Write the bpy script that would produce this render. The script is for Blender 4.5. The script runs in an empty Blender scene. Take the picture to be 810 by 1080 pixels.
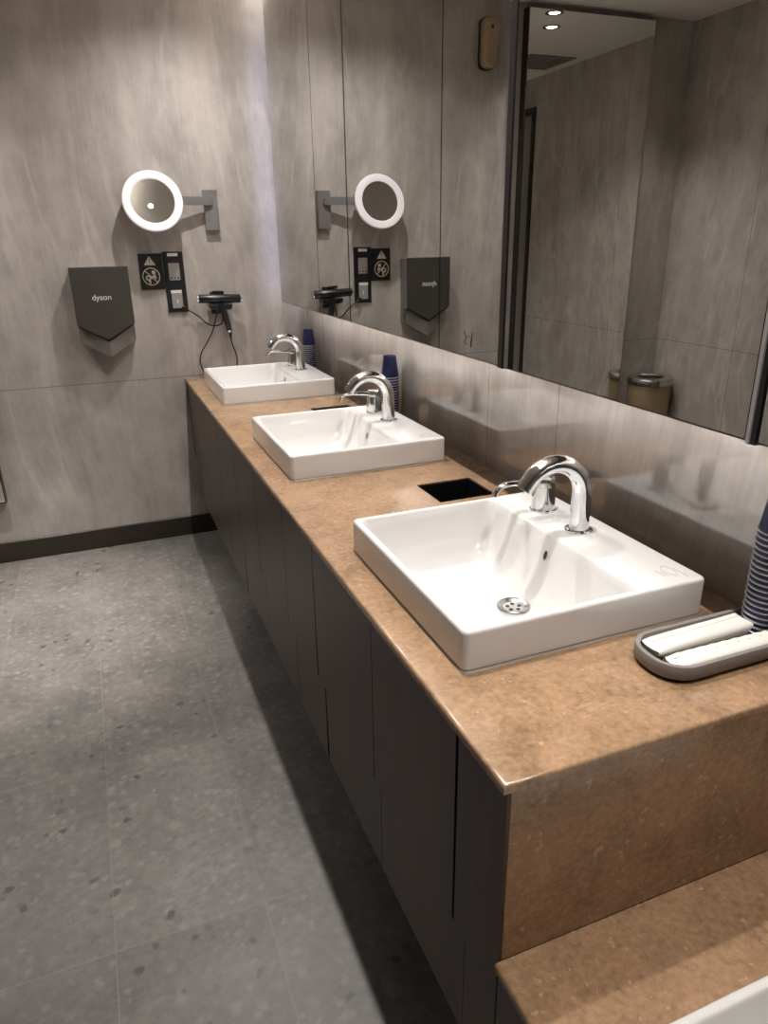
import bpy, bmesh, math, random
from mathutils import Vector, Matrix
random.seed(7)
S = bpy.context.scene
COL = S.collection
PI = math.pi
H = 0.85            # worktop height
WX = 0.66           # tiled wall behind the basins
LX = -2.04          # opposite wall
MX = 0.492          # mirror face
CZ = 2.62           # ceiling
NEAR = -3.159       # near end of the high worktop
LOWZ = 0.528        # low worktop height
BACK = -6.2

# ------------------------------------------------------------------ helpers
def origin(o):
    v = Vector((0, 0, 0))
    while o is not None:
        v += o.location
        o = o.parent
    return v

def obj(name, bm, mats, parent=None, smooth=None, label=None):
    if parent is not None:
        bmesh.ops.translate(bm, verts=bm.verts, vec=-origin(parent))
    bm.normal_update()
    me = bpy.data.meshes.new(name)
    bm.to_mesh(me); bm.free()
    if smooth is not None:
        me.polygons.foreach_set('use_smooth', [True] * len(me.polygons))
        try:
            me.set_sharp_from_angle(angle=math.radians(smooth))
        except Exception:
            pass
    for m in (mats if isinstance(mats, (list, tuple)) else [mats]):
        me.materials.append(m)
    o = bpy.data.objects.new(name, me)
    COL.objects.link(o)
    if parent is not None:
        o.parent = parent
    if label:
        o['label'] = label
    return o

def thing(name, label, cat, loc, group=None):
    o = bpy.data.objects.new(name, None)
    o.empty_display_size = 0.05
    COL.objects.link(o)
    o.location = loc
    o['label'] = label; o['category'] = cat
    if group: o['group'] = group
    return o

def tag(o, label, cat, group=None):
    o['label'] = label; o['category'] = cat
    if group: o['group'] = group
    return o

def struct(o):
    o['kind'] = 'structure'
    return o

def rebase(o, base):
    """move a single-mesh thing's origin to its base"""
    o.data.transform(Matrix.Translation(-Vector(base)))
    o.location = base
    return o

def copy_tree(o, parent=None):
    c = o.copy(); COL.objects.link(c)
    if parent is not None: c.parent = parent
    for ch in list(o.children):
        copy_tree(ch, c)
    return c

def box(bm, x0, x1, y0, y1, z0, z1, bev=0, seg=2):
    t = bmesh.new()
    r = bmesh.ops.create_cube(t, size=1)
    bmesh.ops.scale(t, verts=t.verts, vec=(x1 - x0, y1 - y0, z1 - z0))
    bmesh.ops.translate(t, verts=t.verts, vec=((x0 + x1) / 2, (y0 + y1) / 2, (z0 + z1) / 2))
    if bev:
        bmesh.ops.bevel(t, geom=t.edges[:], offset=bev, segments=seg, profile=0.5, affect='EDGES')
    merge(bm, t)

def merge(bm, t):
    me = bpy.data.meshes.new('tmp'); t.to_mesh(me); t.free()
    bm.from_mesh(me); bpy.data.meshes.remove(me)

def loft(bm, loops, close_start=True, close_end=True, closed=True):
    rows = [[bm.verts.new(p) for p in L] for L in loops]
    n = len(rows[0])
    for a, b in zip(rows, rows[1:]):
        for i in range(n if closed else n - 1):
            j = (i + 1) % n
            bm.faces.new((a[i], a[j], b[j], b[i]))
    if close_start: bm.faces.new(rows[0][::-1])
    if close_end: bm.faces.new(rows[-1])
    return rows

def fix(bm):
    bmesh.ops.recalc_face_normals(bm, faces=bm.faces)

def lathe(bm, prof, c=(0, 0, 0), n=40, axis='z', caps=(True, True)):
    """prof: (radius, height) pairs along axis"""
    t = bmesh.new()
    loops = []
    for r, h in prof:
        L = []
        for i in range(n):
            a = 2 * PI * i / n
            u, v = r * math.cos(a), r * math.sin(a)
            L.append({'z': (u, v, h), 'y': (u, h, v), 'x': (h, u, v)}[axis])
        loops.append([Vector(p) + Vector(c) for p in L])
    loft(t, loops, *caps)
    fix(t)
    merge(bm, t)

def tube(bm, pts, rad, n=14, cap=True):
    pts = [Vector(p) for p in pts]
    rads = rad if isinstance(rad, (list, tuple)) else [rad] * len(pts)
    t = bmesh.new()
    loops = []
    up = None
    for i, p in enumerate(pts):
        d = (pts[min(i + 1, len(pts) - 1)] - pts[max(i - 1, 0)]).normalized()
        if up is None:
            ref = Vector((0, 1, 0)) if abs(d.y) < 0.9 else Vector((1, 0, 0))
            up = (ref - d * ref.dot(d)).normalized()
        else:
            up = (up - d * up.dot(d)).normalized()
        s = d.cross(up)
        loops.append([p + rads[i] * (math.cos(2 * PI * k / n) * up + math.sin(2 * PI * k / n) * s) for k in range(n)])
    loft(t, loops, cap, cap)
    fix(t)
    merge(bm, t)

def spline(pts, m=10):
    P = [Vector(p) for p in pts]
    P = [2 * P[0] - P[1]] + P + [2 * P[-1] - P[-2]]
    out = []
    for i in range(1, len(P) - 2):
        p0, p1, p2, p3 = P[i - 1:i + 3]
        for k in range(m):
            t = k / m
            out.append(0.5 * ((2 * p1) + (p2 - p0) * t + (2 * p0 - 5 * p1 + 4 * p2 - p3) * t * t + (3 * p1 - p0 - 3 * p2 + p3) * t ** 3))
    out.append(P[-2])
    return out

def prism(bm, poly, plane, d0, d1, bev=0):
    """extrude a 2-D polygon; plane 'xz' extrudes along y, 'yz' along x, 'xy' along z"""
    def P(a, b, d):
        return {'xz': (a, d, b), 'yz': (d, a, b), 'xy': (a, b, d)}[plane]
    t = bmesh.new()
    loft(t, [[P(a, b, d0) for a, b in poly], [P(a, b, d1) for a, b in poly]])
    fix(t)
    if bev:
        bmesh.ops.bevel(t, geom=t.edges[:], offset=bev, segments=2, profile=0.5, affect='EDGES')
    merge(bm, t)

def rrect(x0, x1, y0, y1, r, z, n=6):
    """rounded rectangle loop, counter-clockwise, 4*(n+1) points"""
    out = []
    for cx, cy, a0 in ((x1 - r, y1 - r, 0), (x0 + r, y1 - r, 90), (x0 + r, y0 + r, 180), (x1 - r, y0 + r, 270)):
        for k in range(n + 1):
            a = math.radians(a0 + 90 * k / n)
            out.append((cx + r * math.cos(a), cy + r * math.sin(a), z))
    return out

def text_mesh(body, size, mat, name, parent, M, ext=0.0004):
    cu = bpy.data.curves.new(name, 'FONT')
    cu.body = body; cu.size = size; cu.extrude = ext; cu.align_x = 'CENTER'; cu.align_y = 'CENTER'
    cu.offset = size * 0.012
    tmp = bpy.data.objects.new('tmp_text', cu); COL.objects.link(tmp)
    bpy.context.view_layer.update()
    me = bpy.data.meshes.new_from_object(tmp.evaluated_get(bpy.context.evaluated_depsgraph_get()))
    bpy.data.objects.remove(tmp); bpy.data.curves.remove(cu)
    me.transform(Matrix.Translation(-origin(parent)) @ M)
    me.materials.clear(); me.materials.append(mat)
    me.name = name
    o = bpy.data.objects.new(name, me); COL.objects.link(o); o.parent = parent
    return o

# ------------------------------------------------------------------ materials
def new_mat(name):
    m = bpy.data.materials.new(name); m.use_nodes = True
    nt = m.node_tree; b = nt.nodes['Principled BSDF']
    return m, nt, b

def lin(c):
    return tuple(((x / 255) / 12.92 if x / 255 <= 0.04045 else ((x / 255 + 0.055) / 1.055) ** 2.4) for x in c) + (1,)

def plain(name, rgb, rough=0.5, metal=0, spec=0.5, emit=0, noise=0.0, nscale=60, coat=0):
    m, nt, b = new_mat(name)
    c = lin(rgb)
    b.inputs['Base Color'].default_value = c
    b.inputs['Roughness'].default_value = rough
    b.inputs['Metallic'].default_value = metal
    b.inputs['Specular IOR Level'].default_value = spec
    b.inputs['Coat Weight'].default_value = coat
    if emit:
        b.inputs['Emission Color'].default_value = c
        b.inputs['Emission Strength'].default_value = emit
    if noise:
        n = nt.nodes.new('ShaderNodeTexNoise'); n.inputs['Scale'].default_value = nscale
        n.inputs['Detail'].default_value = 4
        tc = nt.nodes.new('ShaderNodeTexCoord'); nt.links.new(tc.outputs['Object'], n.inputs['Vector'])
        mx = nt.nodes.new('ShaderNodeMix'); mx.data_type = 'RGBA'
        mx.inputs['A'].default_value = tuple(x * (1 - noise) for x in c[:3]) + (1,)
        mx.inputs['B'].default_value = tuple(min(1, x * (1 + noise)) for x in c[:3]) + (1,)
        nt.links.new(n.outputs['Fac'], mx.inputs['Factor'])
        nt.links.new(mx.outputs['Result'], b.inputs['Base Color'])
    return m

class NB:
    """tiny node-building helper"""
    def __init__(s, nt): s.nt = nt
    def n(s, t, **kw):
        x = s.nt.nodes.new(t)
        for k, v in kw.items(): setattr(x, k, v)
        return x
    def setin(s, node, key, v):
        if isinstance(v, bpy.types.NodeSocket): s.nt.links.new(v, node.inputs[key])
        else: node.inputs[key].default_value = v
    def math(s, op, a, b=None, c=None, clamp=False):
        x = s.n('ShaderNodeMath', operation=op); x.use_clamp = clamp
        s.setin(x, 0, a)
        if b is not None: s.setin(x, 1, b)
        if c is not None: s.setin(x, 2, c)
        return x.outputs[0]
    def comb(s, x, y, z):
        c = s.n('ShaderNodeCombineXYZ')
        for i, v in enumerate((x, y, z)): s.setin(c, i, v)
        return c.outputs[0]
    def noise(s, vec, scale, detail=4, rough=0.55, dist=0):
        x = s.n('ShaderNodeTexNoise')
        s.nt.links.new(vec, x.inputs['Vector'])
        x.inputs['Scale'].default_value = scale; x.inputs['Detail'].default_value = detail
        x.inputs['Roughness'].default_value = rough; x.inputs['Distortion'].default_value = dist
        return x.outputs['Fac']
    def ramp(s, fac, stops):
        r = s.n('ShaderNodeValToRGB'); s.nt.links.new(fac, r.inputs[0])
        e = r.color_ramp.elements
        while len(e) < len(stops): e.new(0.5)
        for el, (p, c) in zip(e, stops):
            el.position = p; el.color = c if len(c) == 4 else tuple(c) + (1,)
        return r.outputs[0]
    def mix(s, fac, a, b, mode='MIX'):
        m = s.n('ShaderNodeMix', data_type='RGBA', blend_type=mode)
        s.setin(m, 'Factor', fac); s.setin(m, 'A', a); s.setin(m, 'B', b)
        return m.outputs['Result']
    def pos(s):
        g = s.n('ShaderNodeNewGeometry'); sp = s.n('ShaderNodeSeparateXYZ')
        s.nt.links.new(g.outputs['Position'], sp.inputs[0])
        return sp.outputs[0], sp.outputs[1], sp.outputs[2]
    def line(s, coord, at, w):
        return s.math('LESS_THAN', s.math('ABSOLUTE', s.math('SUBTRACT', coord, at)), w)

def wall_mat(name, base, rough, hseams=(), vseams=(), spec=0.5, veins=1.0):
    """large-format vein-cut stone porcelain; streaks run nearly vertical"""
    m, nt, b = new_mat(name); k = NB(nt)
    x, y, z = k.pos()
    h = k.math('ADD', x, y)
    warp = k.noise(k.comb(h, z, 3.1), 0.9, 1)
    hw = k.math('ADD', h, k.math('MULTIPLY', k.math('SUBTRACT', warp, 0.5), 0.26))
    hw = k.math('ADD', hw, k.math('MULTIPLY', z, 0.055))
    # broad cloudy streaks
    a = k.noise(k.comb(k.math('MULTIPLY', hw, 6), k.math('MULTIPLY', z, 0.7), 0), 1.0, 5, 0.6)
    # fine vertical grain
    g = k.noise(k.comb(k.math('MULTIPLY', hw, 85), k.math('MULTIPLY', z, 7), 1.7), 1.0, 5, 0.72)
    # cloudy patches
    p = k.noise(k.comb(h, k.math('MULTIPLY', z, 0.7), 8.0), 7.0, 7, 0.68)
    # thin pale veins
    v = k.noise(k.comb(k.math('MULTIPLY', hw, 3.2), k.math('MULTIPLY', z, 0.75), 5.5), 1.6, 3, 0.5)
    v = k.math('ABSOLUTE', k.math('SUBTRACT', v, 0.5))
    v = k.math('SUBTRACT', 1.0, k.math('MULTIPLY', v, 26.0, clamp=True))
    pv = k.noise(k.comb(h, z, 12.0), 2.3, 4)
    v = k.math('MULTIPLY', v, k.math('MULTIPLY', k.math('SUBTRACT', pv, 0.38), 3.0, clamp=True))
    f = k.math('ADD', k.math('MULTIPLY', a, 0.42), k.math('ADD', k.math('MULTIPLY', g, 0.22), k.math('MULTIPLY', p, 0.46)))
    B = lin(base)
    sc = lambda t: tuple(min(1, c * t) for c in B[:3]) + (1,)
    col = k.ramp(f, [(0.38, sc(0.66)), (0.55, sc(1.0)), (0.73, sc(1.34))])
    col = k.mix(k.math('MULTIPLY', v, 0.36 * veins), col, sc(1.8))
    seam = None
    for c0, lst in ((z, hseams), (y, vseams)):
        for at in lst:
            s = k.line(c0, at, 0.0016)
            seam = s if seam is None else k.math('MAXIMUM', seam, s)
    if seam is not None:
        col = k.mix(k.math('MULTIPLY', seam, 0.75), col, sc(0.25))
    nt.links.new(col, b.inputs['Base Color'])
    b.inputs['Roughness'].default_value = rough
    b.inputs['Specular IOR Level'].default_value = spec
    return m

def floor_mat():
    m, nt, b = new_mat('grey stone floor tile'); k = NB(nt)
    x, y, z = k.pos()
    br = k.n('ShaderNodeTexBrick'); br.offset = 0.0
    vec = k.comb(k.math('ADD', y, 1.13 + 0.67 * 10), k.math('ADD', x, 0.565 + 0.345 * 20), 0)
    nt.links.new(vec, br.inputs['Vector'])
    br.inputs['Scale'].default_value = 1; br.inputs['Brick Width'].default_value = 0.67
    br.inputs['Row Height'].default_value = 0.345; br.inputs['Mortar Size'].default_value = 0.0018
    br.inputs['Mortar Smooth'].default_value = 0
    br.inputs['Color1'].default_value = (0.9, 0.9, 0.9, 1); br.inputs['Color2'].default_value = (1.08, 1.08, 1.08, 1)
    br.inputs['Mortar'].default_value = (1, 1, 1, 1)
    pv = k.comb(x, y, 0)
    n1 = k.noise(pv, 4.5, 7, 0.65)
    n2 = k.noise(pv, 38, 4, 0.6)
    f = k.math('ADD', k.math('MULTIPLY', n1, 0.6), k.math('MULTIPLY', n2, 0.4))
    B = lin((98, 94, 90))
    sc = lambda t: tuple(c * t for c in B[:3]) + (1,)
    col = k.ramp(f, [(0.32, sc(0.55)), (0.52, sc(1.0)), (0.72, sc(1.5))])
    def flecks(scale, thr, seed, soft, cut=.72):
        w = k.noise(k.comb(x, y, seed), scale * 1.4, 2)
        xx = k.math('ADD', x, k.math('MULTIPLY', w, 0.03)); yy = k.math('ADD', y, k.math('MULTIPLY', w, 0.02))
        vo = k.n('ShaderNodeTexVoronoi'); vo.inputs['Scale'].default_value = scale
        nt.links.new(k.comb(xx, yy, seed), vo.inputs['Vector'])
        keep = k.n('ShaderNodeSeparateColor'); nt.links.new(vo.outputs['Color'], keep.inputs[0])
        d = k.math('MULTIPLY', k.math('SUBTRACT', thr, vo.outputs['Distance']), soft, clamp=True)
        size = k.math('MULTIPLY', k.math('SUBTRACT', keep.outputs[0], cut), 5.0, clamp=True)
        return k.math('MULTIPLY', d, size)
    col = k.mix(k.math('MULTIPLY', flecks(36, 0.42, 5.0, 4, .45), 0.38), col, sc(1.9))
    col = k.mix(k.math('MULTIPLY', flecks(60, 0.42, 9.0, 4, .5), 0.4), col, sc(0.5))
    clump = k.math('MULTIPLY', k.math('SUBTRACT', k.noise(k.comb(x, y, 21.0), 2.6, 2), 0.47), 9.0, clamp=True)
    col = k.mix(k.math('MULTIPLY', k.math('MULTIPLY', flecks(24, 0.34, 2.0, 8, .62), clump), 0.8), col, sc(0.22))
    col = k.mix(k.math('MULTIPLY', flecks(19, 0.36, 7.0, 5, .6), 0.42), col, sc(1.8))
    col = k.mix(1.0, col, br.outputs['Color'], 'MULTIPLY')
    col = k.mix(k.math('MULTIPLY', br.outputs['Fac'], 0.35), col, sc(1.5))
    nt.links.new(col, b.inputs['Base Color'])
    rg = k.math('ADD', 0.36, k.math('MULTIPLY', n2, 0.16))
    nt.links.new(rg, b.inputs['Roughness'])
    bp = k.n('ShaderNodeBump'); bp.inputs['Strength'].default_value = 0.12; bp.inputs['Distance'].default_value = 0.002
    nt.links.new(f, bp.inputs['Height']); nt.links.new(bp.outputs[0], b.inputs['Normal'])
    return m

def stone_mat():
    m, nt, b = new_mat('tan speckled quartz'); k = NB(nt)
    x, y, z = k.pos()
    v = k.comb(x, y, z)
    n1 = k.noise(v, 9, 6, 0.65, 0.6); n2 = k.noise(v, 95, 3, 0.6); n3 = k.noise(v, 28, 4, 0.6, 1.5)
    f = k.math('ADD', k.math('MULTIPLY', n1, 0.4), k.math('ADD', k.math('MULTIPLY', n2, 0.35), k.math('MULTIPLY', n3, 0.25)))
    B = lin((160, 129, 100))
    sc = lambda t, w=1.0: (B[0] * t, B[1] * t * w, B[2] * t * w * w, 1)
    col = k.ramp(f, [(0.34, sc(0.55)), (0.5, sc(0.95)), (0.66, sc(1.35))])
    sp = k.ramp(k.noise(v, 60, 2, 0.5), [(0.66, (0, 0, 0)), (0.74, (1, 1, 1))])
    col = k.mix(k.math('MULTIPLY', sp, 0.45), col, sc(2.0, 1.1))
    ve = k.math('ABSOLUTE', k.math('SUBTRACT', k.noise(v, 5.5, 4, 0.6, 1.0), 0.5))
    ve = k.math('SUBTRACT', 1.0, k.math('MULTIPLY', ve, 60, clamp=True))
    ve = k.math('MULTIPLY', ve, k.math('MULTIPLY', k.math('SUBTRACT', k.noise(v, 7, 2), 0.55), 6, clamp=True))
    col = k.mix(k.math('MULTIPLY', ve, 0.4), col, sc(1.9, 1.1))
    nt.links.new(col, b.inputs['Base Color'])
    b.inputs['Roughness'].default_value = 0.16
    return m

def wood_mat():
    m, nt, b = new_mat('dark brown wood veneer'); k = NB(nt)
    x, y, z = k.pos()
    h = k.math('ADD', x, y)
    w = k.noise(k.comb(h, k.math('MULTIPLY', z, 0.7), 0), 3, 2)
    hw = k.math('ADD', h, k.math('MULTIPLY', w, 0.05))
    g = k.noise(k.comb(k.math('MULTIPLY', hw, 70), k.math('MULTIPLY', z, 2.2), 0), 1, 5, 0.6)
    g2 = k.noise(k.comb(k.math('MULTIPLY', hw, 9), k.math('MULTIPLY', z, 0.9), 4), 1, 3, 0.5)
    f = k.math('ADD', k.math('MULTIPLY', g, 0.55), k.math('MULTIPLY', g2, 0.45))
    B = lin((66, 51, 40))
    sc = lambda t: tuple(c * t for c in B[:3]) + (1,)
    col = k.ramp(f, [(0.33, sc(0.6)), (0.52, sc(1.0)), (0.7, sc(1.4))])
    nt.links.new(col, b.inputs['Base Color'])
    b.inputs['Roughness'].default_value = 0.42
    return m

M_wall = wall_mat('grey vein cut wall tile', (168, 161, 155), 0.34, hseams=(0.8604,))
M_left = wall_mat('grey vein cut wall tile of side wall', (160, 153, 146), 0.24, hseams=(0.8604,), vseams=(-0.62,))
M_splash = wall_mat('polished vein cut tile', (168, 162, 158), 0.035, vseams=(-0.81, -1.936, -2.288, -3.02), spec=1.0, veins=0.7)
M_splash.node_tree.nodes['Principled BSDF'].inputs['IOR'].default_value = 1.75
M_floor = floor_mat()
M_stone = stone_mat()
M_wood = wood_mat()
M_ceil = plain('off white ceiling paint', (236, 231, 223), 0.8, noise=0.04, nscale=6)
M_base = plain('dark bronze skirting', (62, 56, 50), 0.35, metal=0.5, noise=0.1, nscale=20)
M_white = plain('white glazed ceramic', (222, 220, 218), 0.07, spec=0.6, noise=0.01, nscale=8)
M_chrome = plain('polished chrome', (225, 227, 230), 0.06, metal=1, noise=0.02)
M_wet = plain('wet polished chrome', (225, 227, 230), 0.06, metal=1, noise=0.02)
_nt = M_wet.node_tree; _k = NB(_nt)
_vo = _k.n('ShaderNodeTexVoronoi'); _vo.inputs['Scale'].default_value = 260
_tc = _k.n('ShaderNodeTexCoord'); _nt.links.new(_tc.outputs['Object'], _vo.inputs['Vector'])
_bp = _k.n('ShaderNodeBump'); _bp.inputs['Strength'].default_value = 0.35; _bp.inputs['Distance'].default_value = 0.0006
_nt.links.new(_k.math('SUBTRACT', 0.32, _vo.outputs['Distance'], clamp=True), _bp.inputs['Height'])
_nt.links.new(_bp.outputs[0], _nt.nodes['Principled BSDF'].inputs['Normal'])
M_satin = plain('satin steel', (158, 156, 155), 0.3, metal=0.55, noise=0.05, nscale=40)
M_steel = plain('brushed steel', (190, 188, 184), 0.24, metal=1, noise=0.06, nscale=40)
M_mirror = plain('silvered mirror glass', (207, 207, 205), 0.0, metal=1)
M_mirror2 = plain('clear silvered wall mirror glass', (243, 243, 241), 0.0, metal=1)
M_alu = plain('dark anodised frame', (70, 66, 66), 0.3, metal=0.8, noise=0.05)
M_alu2 = plain('pale anodised profile', (160, 156, 156), 0.4, metal=0.3, noise=0.05)
M_black = plain('black plastic', (22, 22, 23), 0.3, noise=0.08)
M_blackm = plain('matt black panel', (19, 19, 20), 0.42, noise=0.08)
M_void = plain('dark cabinet carcass', (24, 20, 19), 0.7, noise=0.1)
M_nickel = plain('sprayed dark nickel', (86, 82, 78), 0.32, metal=0.45, noise=0.04, nscale=15)
M_nickel2 = plain('sprayed nickel underside', (128, 123, 118), 0.42, metal=0.2, noise=0.04, nscale=15)
M_ring = plain('lit frosted ring', (226, 219, 223), 0.5, emit=0.16)
M_led = plain('cool white strip light', (214, 222, 255), 0.5, emit=9)
M_led2 = plain('warm white strip light', (255, 246, 238), 0.5, emit=40)
M_led3 = plain('warm white uplight strip', (255, 246, 236), 0.5, emit=105)
M_lamp = plain('downlight lens', (255, 238, 214), 0.5, emit=25)
M_label = plain('white label tape', (214, 212, 210), 0.5, noise=0.03)
M_sym = plain('beige print', (196, 184, 168), 0.55, noise=0.03)
M_socket = plain('grey socket plate', (150, 146, 142), 0.4, metal=0.1, noise=0.05)
M_cup = plain('navy blue paper cup', (40, 48, 104), 0.5, noise=0.06)
M_cuprim = plain('white paper rim', (222, 222, 226), 0.55, noise=0.03)
M_tray = plain('grey stone composite', (134, 127, 122), 0.5, noise=0.16, nscale=160)
M_traybase = plain('black tray foot', (18, 15, 14), 0.5, noise=0.05)
M_paper = plain('white paper wrap', (232, 228, 220), 0.6, noise=0.03, nscale=120)
M_bin = plain('champagne metal drum', (158, 138, 108), 0.34, metal=0.55, noise=0.05, nscale=30)
M_gold = plain('champagne plastic shell', (166, 142, 112), 0.35, metal=0.35, noise=0.04)
M_vent = plain('grey vent louvre', (128, 124, 118), 0.5, noise=0.05)
M_bead = plain('clear sealant bead', (160, 150, 138), 0.4, noise=0.05)
M_mark = plain('faint grey glaze stamp', (186, 176, 166), 0.4, noise=0.05)
M_door = plain('dark grey door leaf', (126, 121, 115), 0.4, noise=0.05, nscale=10)

# ------------------------------------------------------------------ room shell
T = 0.12
bm = bmesh.new(); box(bm, LX - T, WX + T, BACK - T, T, -T, 0); struct(obj('floor', bm, M_floor))
bm = bmesh.new(); box(bm, LX - T, WX + T, BACK - T, T, CZ, CZ + T); struct(obj('ceiling', bm, M_ceil))
bm = bmesh.new(); box(bm, LX - T, WX + T, 0, T, 0, CZ); struct(obj('wall_back', bm, M_wall))
bm = bmesh.new(); box(bm, WX, WX + T, BACK, 0, 0, CZ); struct(obj('wall_right', bm, M_splash))
# left wall with a doorway
DY0, DY1, DZ = -2.66, -1.70, 2.42
bm = bmesh.new()
box(bm, LX - T, LX, DY1, 0, 0, CZ); box(bm, LX - T, LX, BACK, DY0, 0, CZ); box(bm, LX - T, LX, DY0, DY1, DZ, CZ)
struct(obj('wall_left', bm, M_left))
bm = bmesh.new(); box(bm, LX - T, WX + T, BACK - T, BACK, 0, CZ); struct(obj('wall_front', bm, M_left))
bm = bmesh.new(); box(bm, LX - 0.07, LX - 0.03, DY0 + 0.045, DY1 - 0.045, 0.005, DZ - 0.045)
d = struct(obj('door_1', bm, M_door))
bm = bmesh.new()
box(bm, LX - 0.09, LX + 0.012, DY1 - 0.045, DY1, 0, DZ); box(bm, LX - 0.09, LX + 0.012, DY0, DY0 + 0.045, 0, DZ)
box(bm, LX - 0.09, LX + 0.012, DY0 + 0.045, DY1 - 0.045, DZ - 0.045, DZ)
obj('door_frame', bm, M_alu, d)
bm = bmesh.new(); tube(bm, [(LX - 0.03, DY0 + 0.12, 1.0), (LX + 0.02, DY0 + 0.12, 1.0), (LX + 0.02, DY0 + 0.24, 1.0)], 0.009)
obj('door_handle', bm, M_steel, d, 40)
HB = 0.105
bm = bmesh.new(); box(bm, LX, WX, -0.012, 0, 0, HB, 0.001, 1); struct(obj('baseboard_back', bm, M_base))
bm = bmesh.new(); box(bm, LX, LX + 0.012, DY1, -0.012, 0, HB, 0.001, 1); struct(obj('baseboard_left', bm, M_base))
bm = bmesh.new(); box(bm, WX - 0.012, WX, BACK, -0.012, 0, HB, 0.001, 1); struct(obj('baseboard_right', bm, M_base))

# ------------------------------------------------------------------ worktops
SX, SW, SD, ST = 0.0692, 0.5392, 0.4975, 0.0767
YS = [-2.3744, -1.3064, -0.2006]                    # far edges of the three basins
HOLES = [(-2.176, -2.02), (-1.10, -0.945)]          # waste chutes
CX0, CX1 = 0.0, WX - 0.001

def worktop(y0, y1, ztop, cuts, th=0.014):
    """slab with rectangular cut-outs (x0,x1,y0,y1)"""
    xs = sorted({CX0, CX1} | {c for r in cuts for c in r[:2]})
    ys = sorted({y0, y1} | {c for r in cuts for c in r[2:]})
    t = bmesh.new(); V = {}
    def v(i, j):
        if (i, j) not in V: V[i, j] = t.verts.new((xs[i], ys[j], ztop))
        return V[i, j]
    for i in range(len(xs) - 1):
        for j in range(len(ys) - 1):
            mx, my = (xs[i] + xs[i + 1]) / 2, (ys[j] + ys[j + 1]) / 2
            if any(r[0] < mx < r[1] and r[2] < my < r[3] for r in cuts): continue
            t.faces.new((v(i, j), v(i + 1, j), v(i + 1, j + 1), v(i, j + 1)))
    r = bmesh.ops.extrude_face_region(t, geom=t.faces[:])
    bmesh.ops.translate(t, verts=[e for e in r['geom'] if isinstance(e, bmesh.types.BMVert)], vec=(0, 0, -th))
    fix(t)
    ed = []
    for e in t.edges:
        a, b = e.verts
        if abs(a.co.z - ztop) < 1e-6 and abs(b.co.z - ztop) < 1e-6:
            if (abs(a.co.x - CX0) < 1e-6 and abs(b.co.x - CX0) < 1e-6) or (abs(a.co.y - y0) < 1e-6 and abs(b.co.y - y0) < 1e-6):
                ed.append(e)
    bmesh.ops.bevel(t, geom=ed, offset=0.0055, segments=3, profile=0.5, affect='EDGES')
    return t

cuts = [(SX + 0.02, SX + SD - 0.03, y - SW + 0.02, y - 0.02) for y in YS] + [(0.388, 0.556, a, b) for a, b in HOLES]
top = thing('countertop', 'long tan speckled stone worktop carrying the three basins', 'countertop', (0, NEAR, H))
obj('slab', worktop(NEAR, -0.0005, H, cuts), M_stone, top, 35)
bm = bmesh.new(); box(bm, 0.012, CX1, NEAR + 0.0005, NEAR + 0.02, LOWZ + 0.0005, H - 0.0145)
obj('end_panel', bm, M_stone, top, label='polished stone end panel dropping to the lower worktop')
for a, b in HOLES:
    bm = bmesh.new()
    x0, x1, w = 0.388, 0.556, 0.003
    zt, zb = H - 0.003, H - 0.24
    for bx in ((x0 - w, x0, a, b), (x1, x1 + w, a, b), (x0 - w, x1 + w, a - w, a), (x0 - w, x1 + w, b, b + w)):
        box(bm, bx[0], bx[1], bx[2], bx[3], zb, zt - 0.012)
    box(bm, x0 + 0.0005, x0 + 0.003, a + 0.003, b - 0.003, zb, zt); box(bm, x1 - 0.003, x1 - 0.0005, a + 0.003, b - 0.003, zb, zt)
    box(bm, x0 + 0.0005, x1 - 0.0005, a + 0.0005, a + 0.003, zb, zt); box(bm, x0 + 0.0005, x1 - 0.0005, b - 0.003, b - 0.0005, zb, zt)
    box(bm, x0 - w, x1 + w, a - w, b + w, zb - 0.003, zb)
    obj('waste_chute', bm, M_black, top, label='square black waste opening in the worktop')
low_y1, low_y0 = NEAR - 0.0005, -4.5
LSY = -3.356
ltop = thing('countertop', 'lower tan stone worktop at the near end, holding the white basin corner', 'countertop', (0, low_y0, LOWZ))
obj('slab', worktop(low_y0, low_y1, LOWZ, [(SX + 0.02, SX + SD - 0.03, LSY - SW + 0.02, LSY - 0.02)]), M_stone, ltop, 35)

# ------------------------------------------------------------------ vanity cabinet fronts
ZB, ZT, ZM = 0.238, H - 0.016, 0.455
FX0, FX1 = 0.006, 0.024
cab = thing('vanity_cabinet', 'dark wood wall hung vanity cabinet under the long worktop', 'cabinet', (0, NEAR, ZB))
bm = bmesh.new()
box(bm, FX1 + 0.004, FX1 + 0.02, NEAR + 0.021, -0.001, ZB + 0.012, H - 0.0145)     # carcass front web
box(bm, FX1 + 0.02, WX - 0.001, NEAR + 0.021, -0.001, ZB + 0.012, ZB + 0.03)        # bottom
obj('carcass', bm, M_void, cab)
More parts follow.
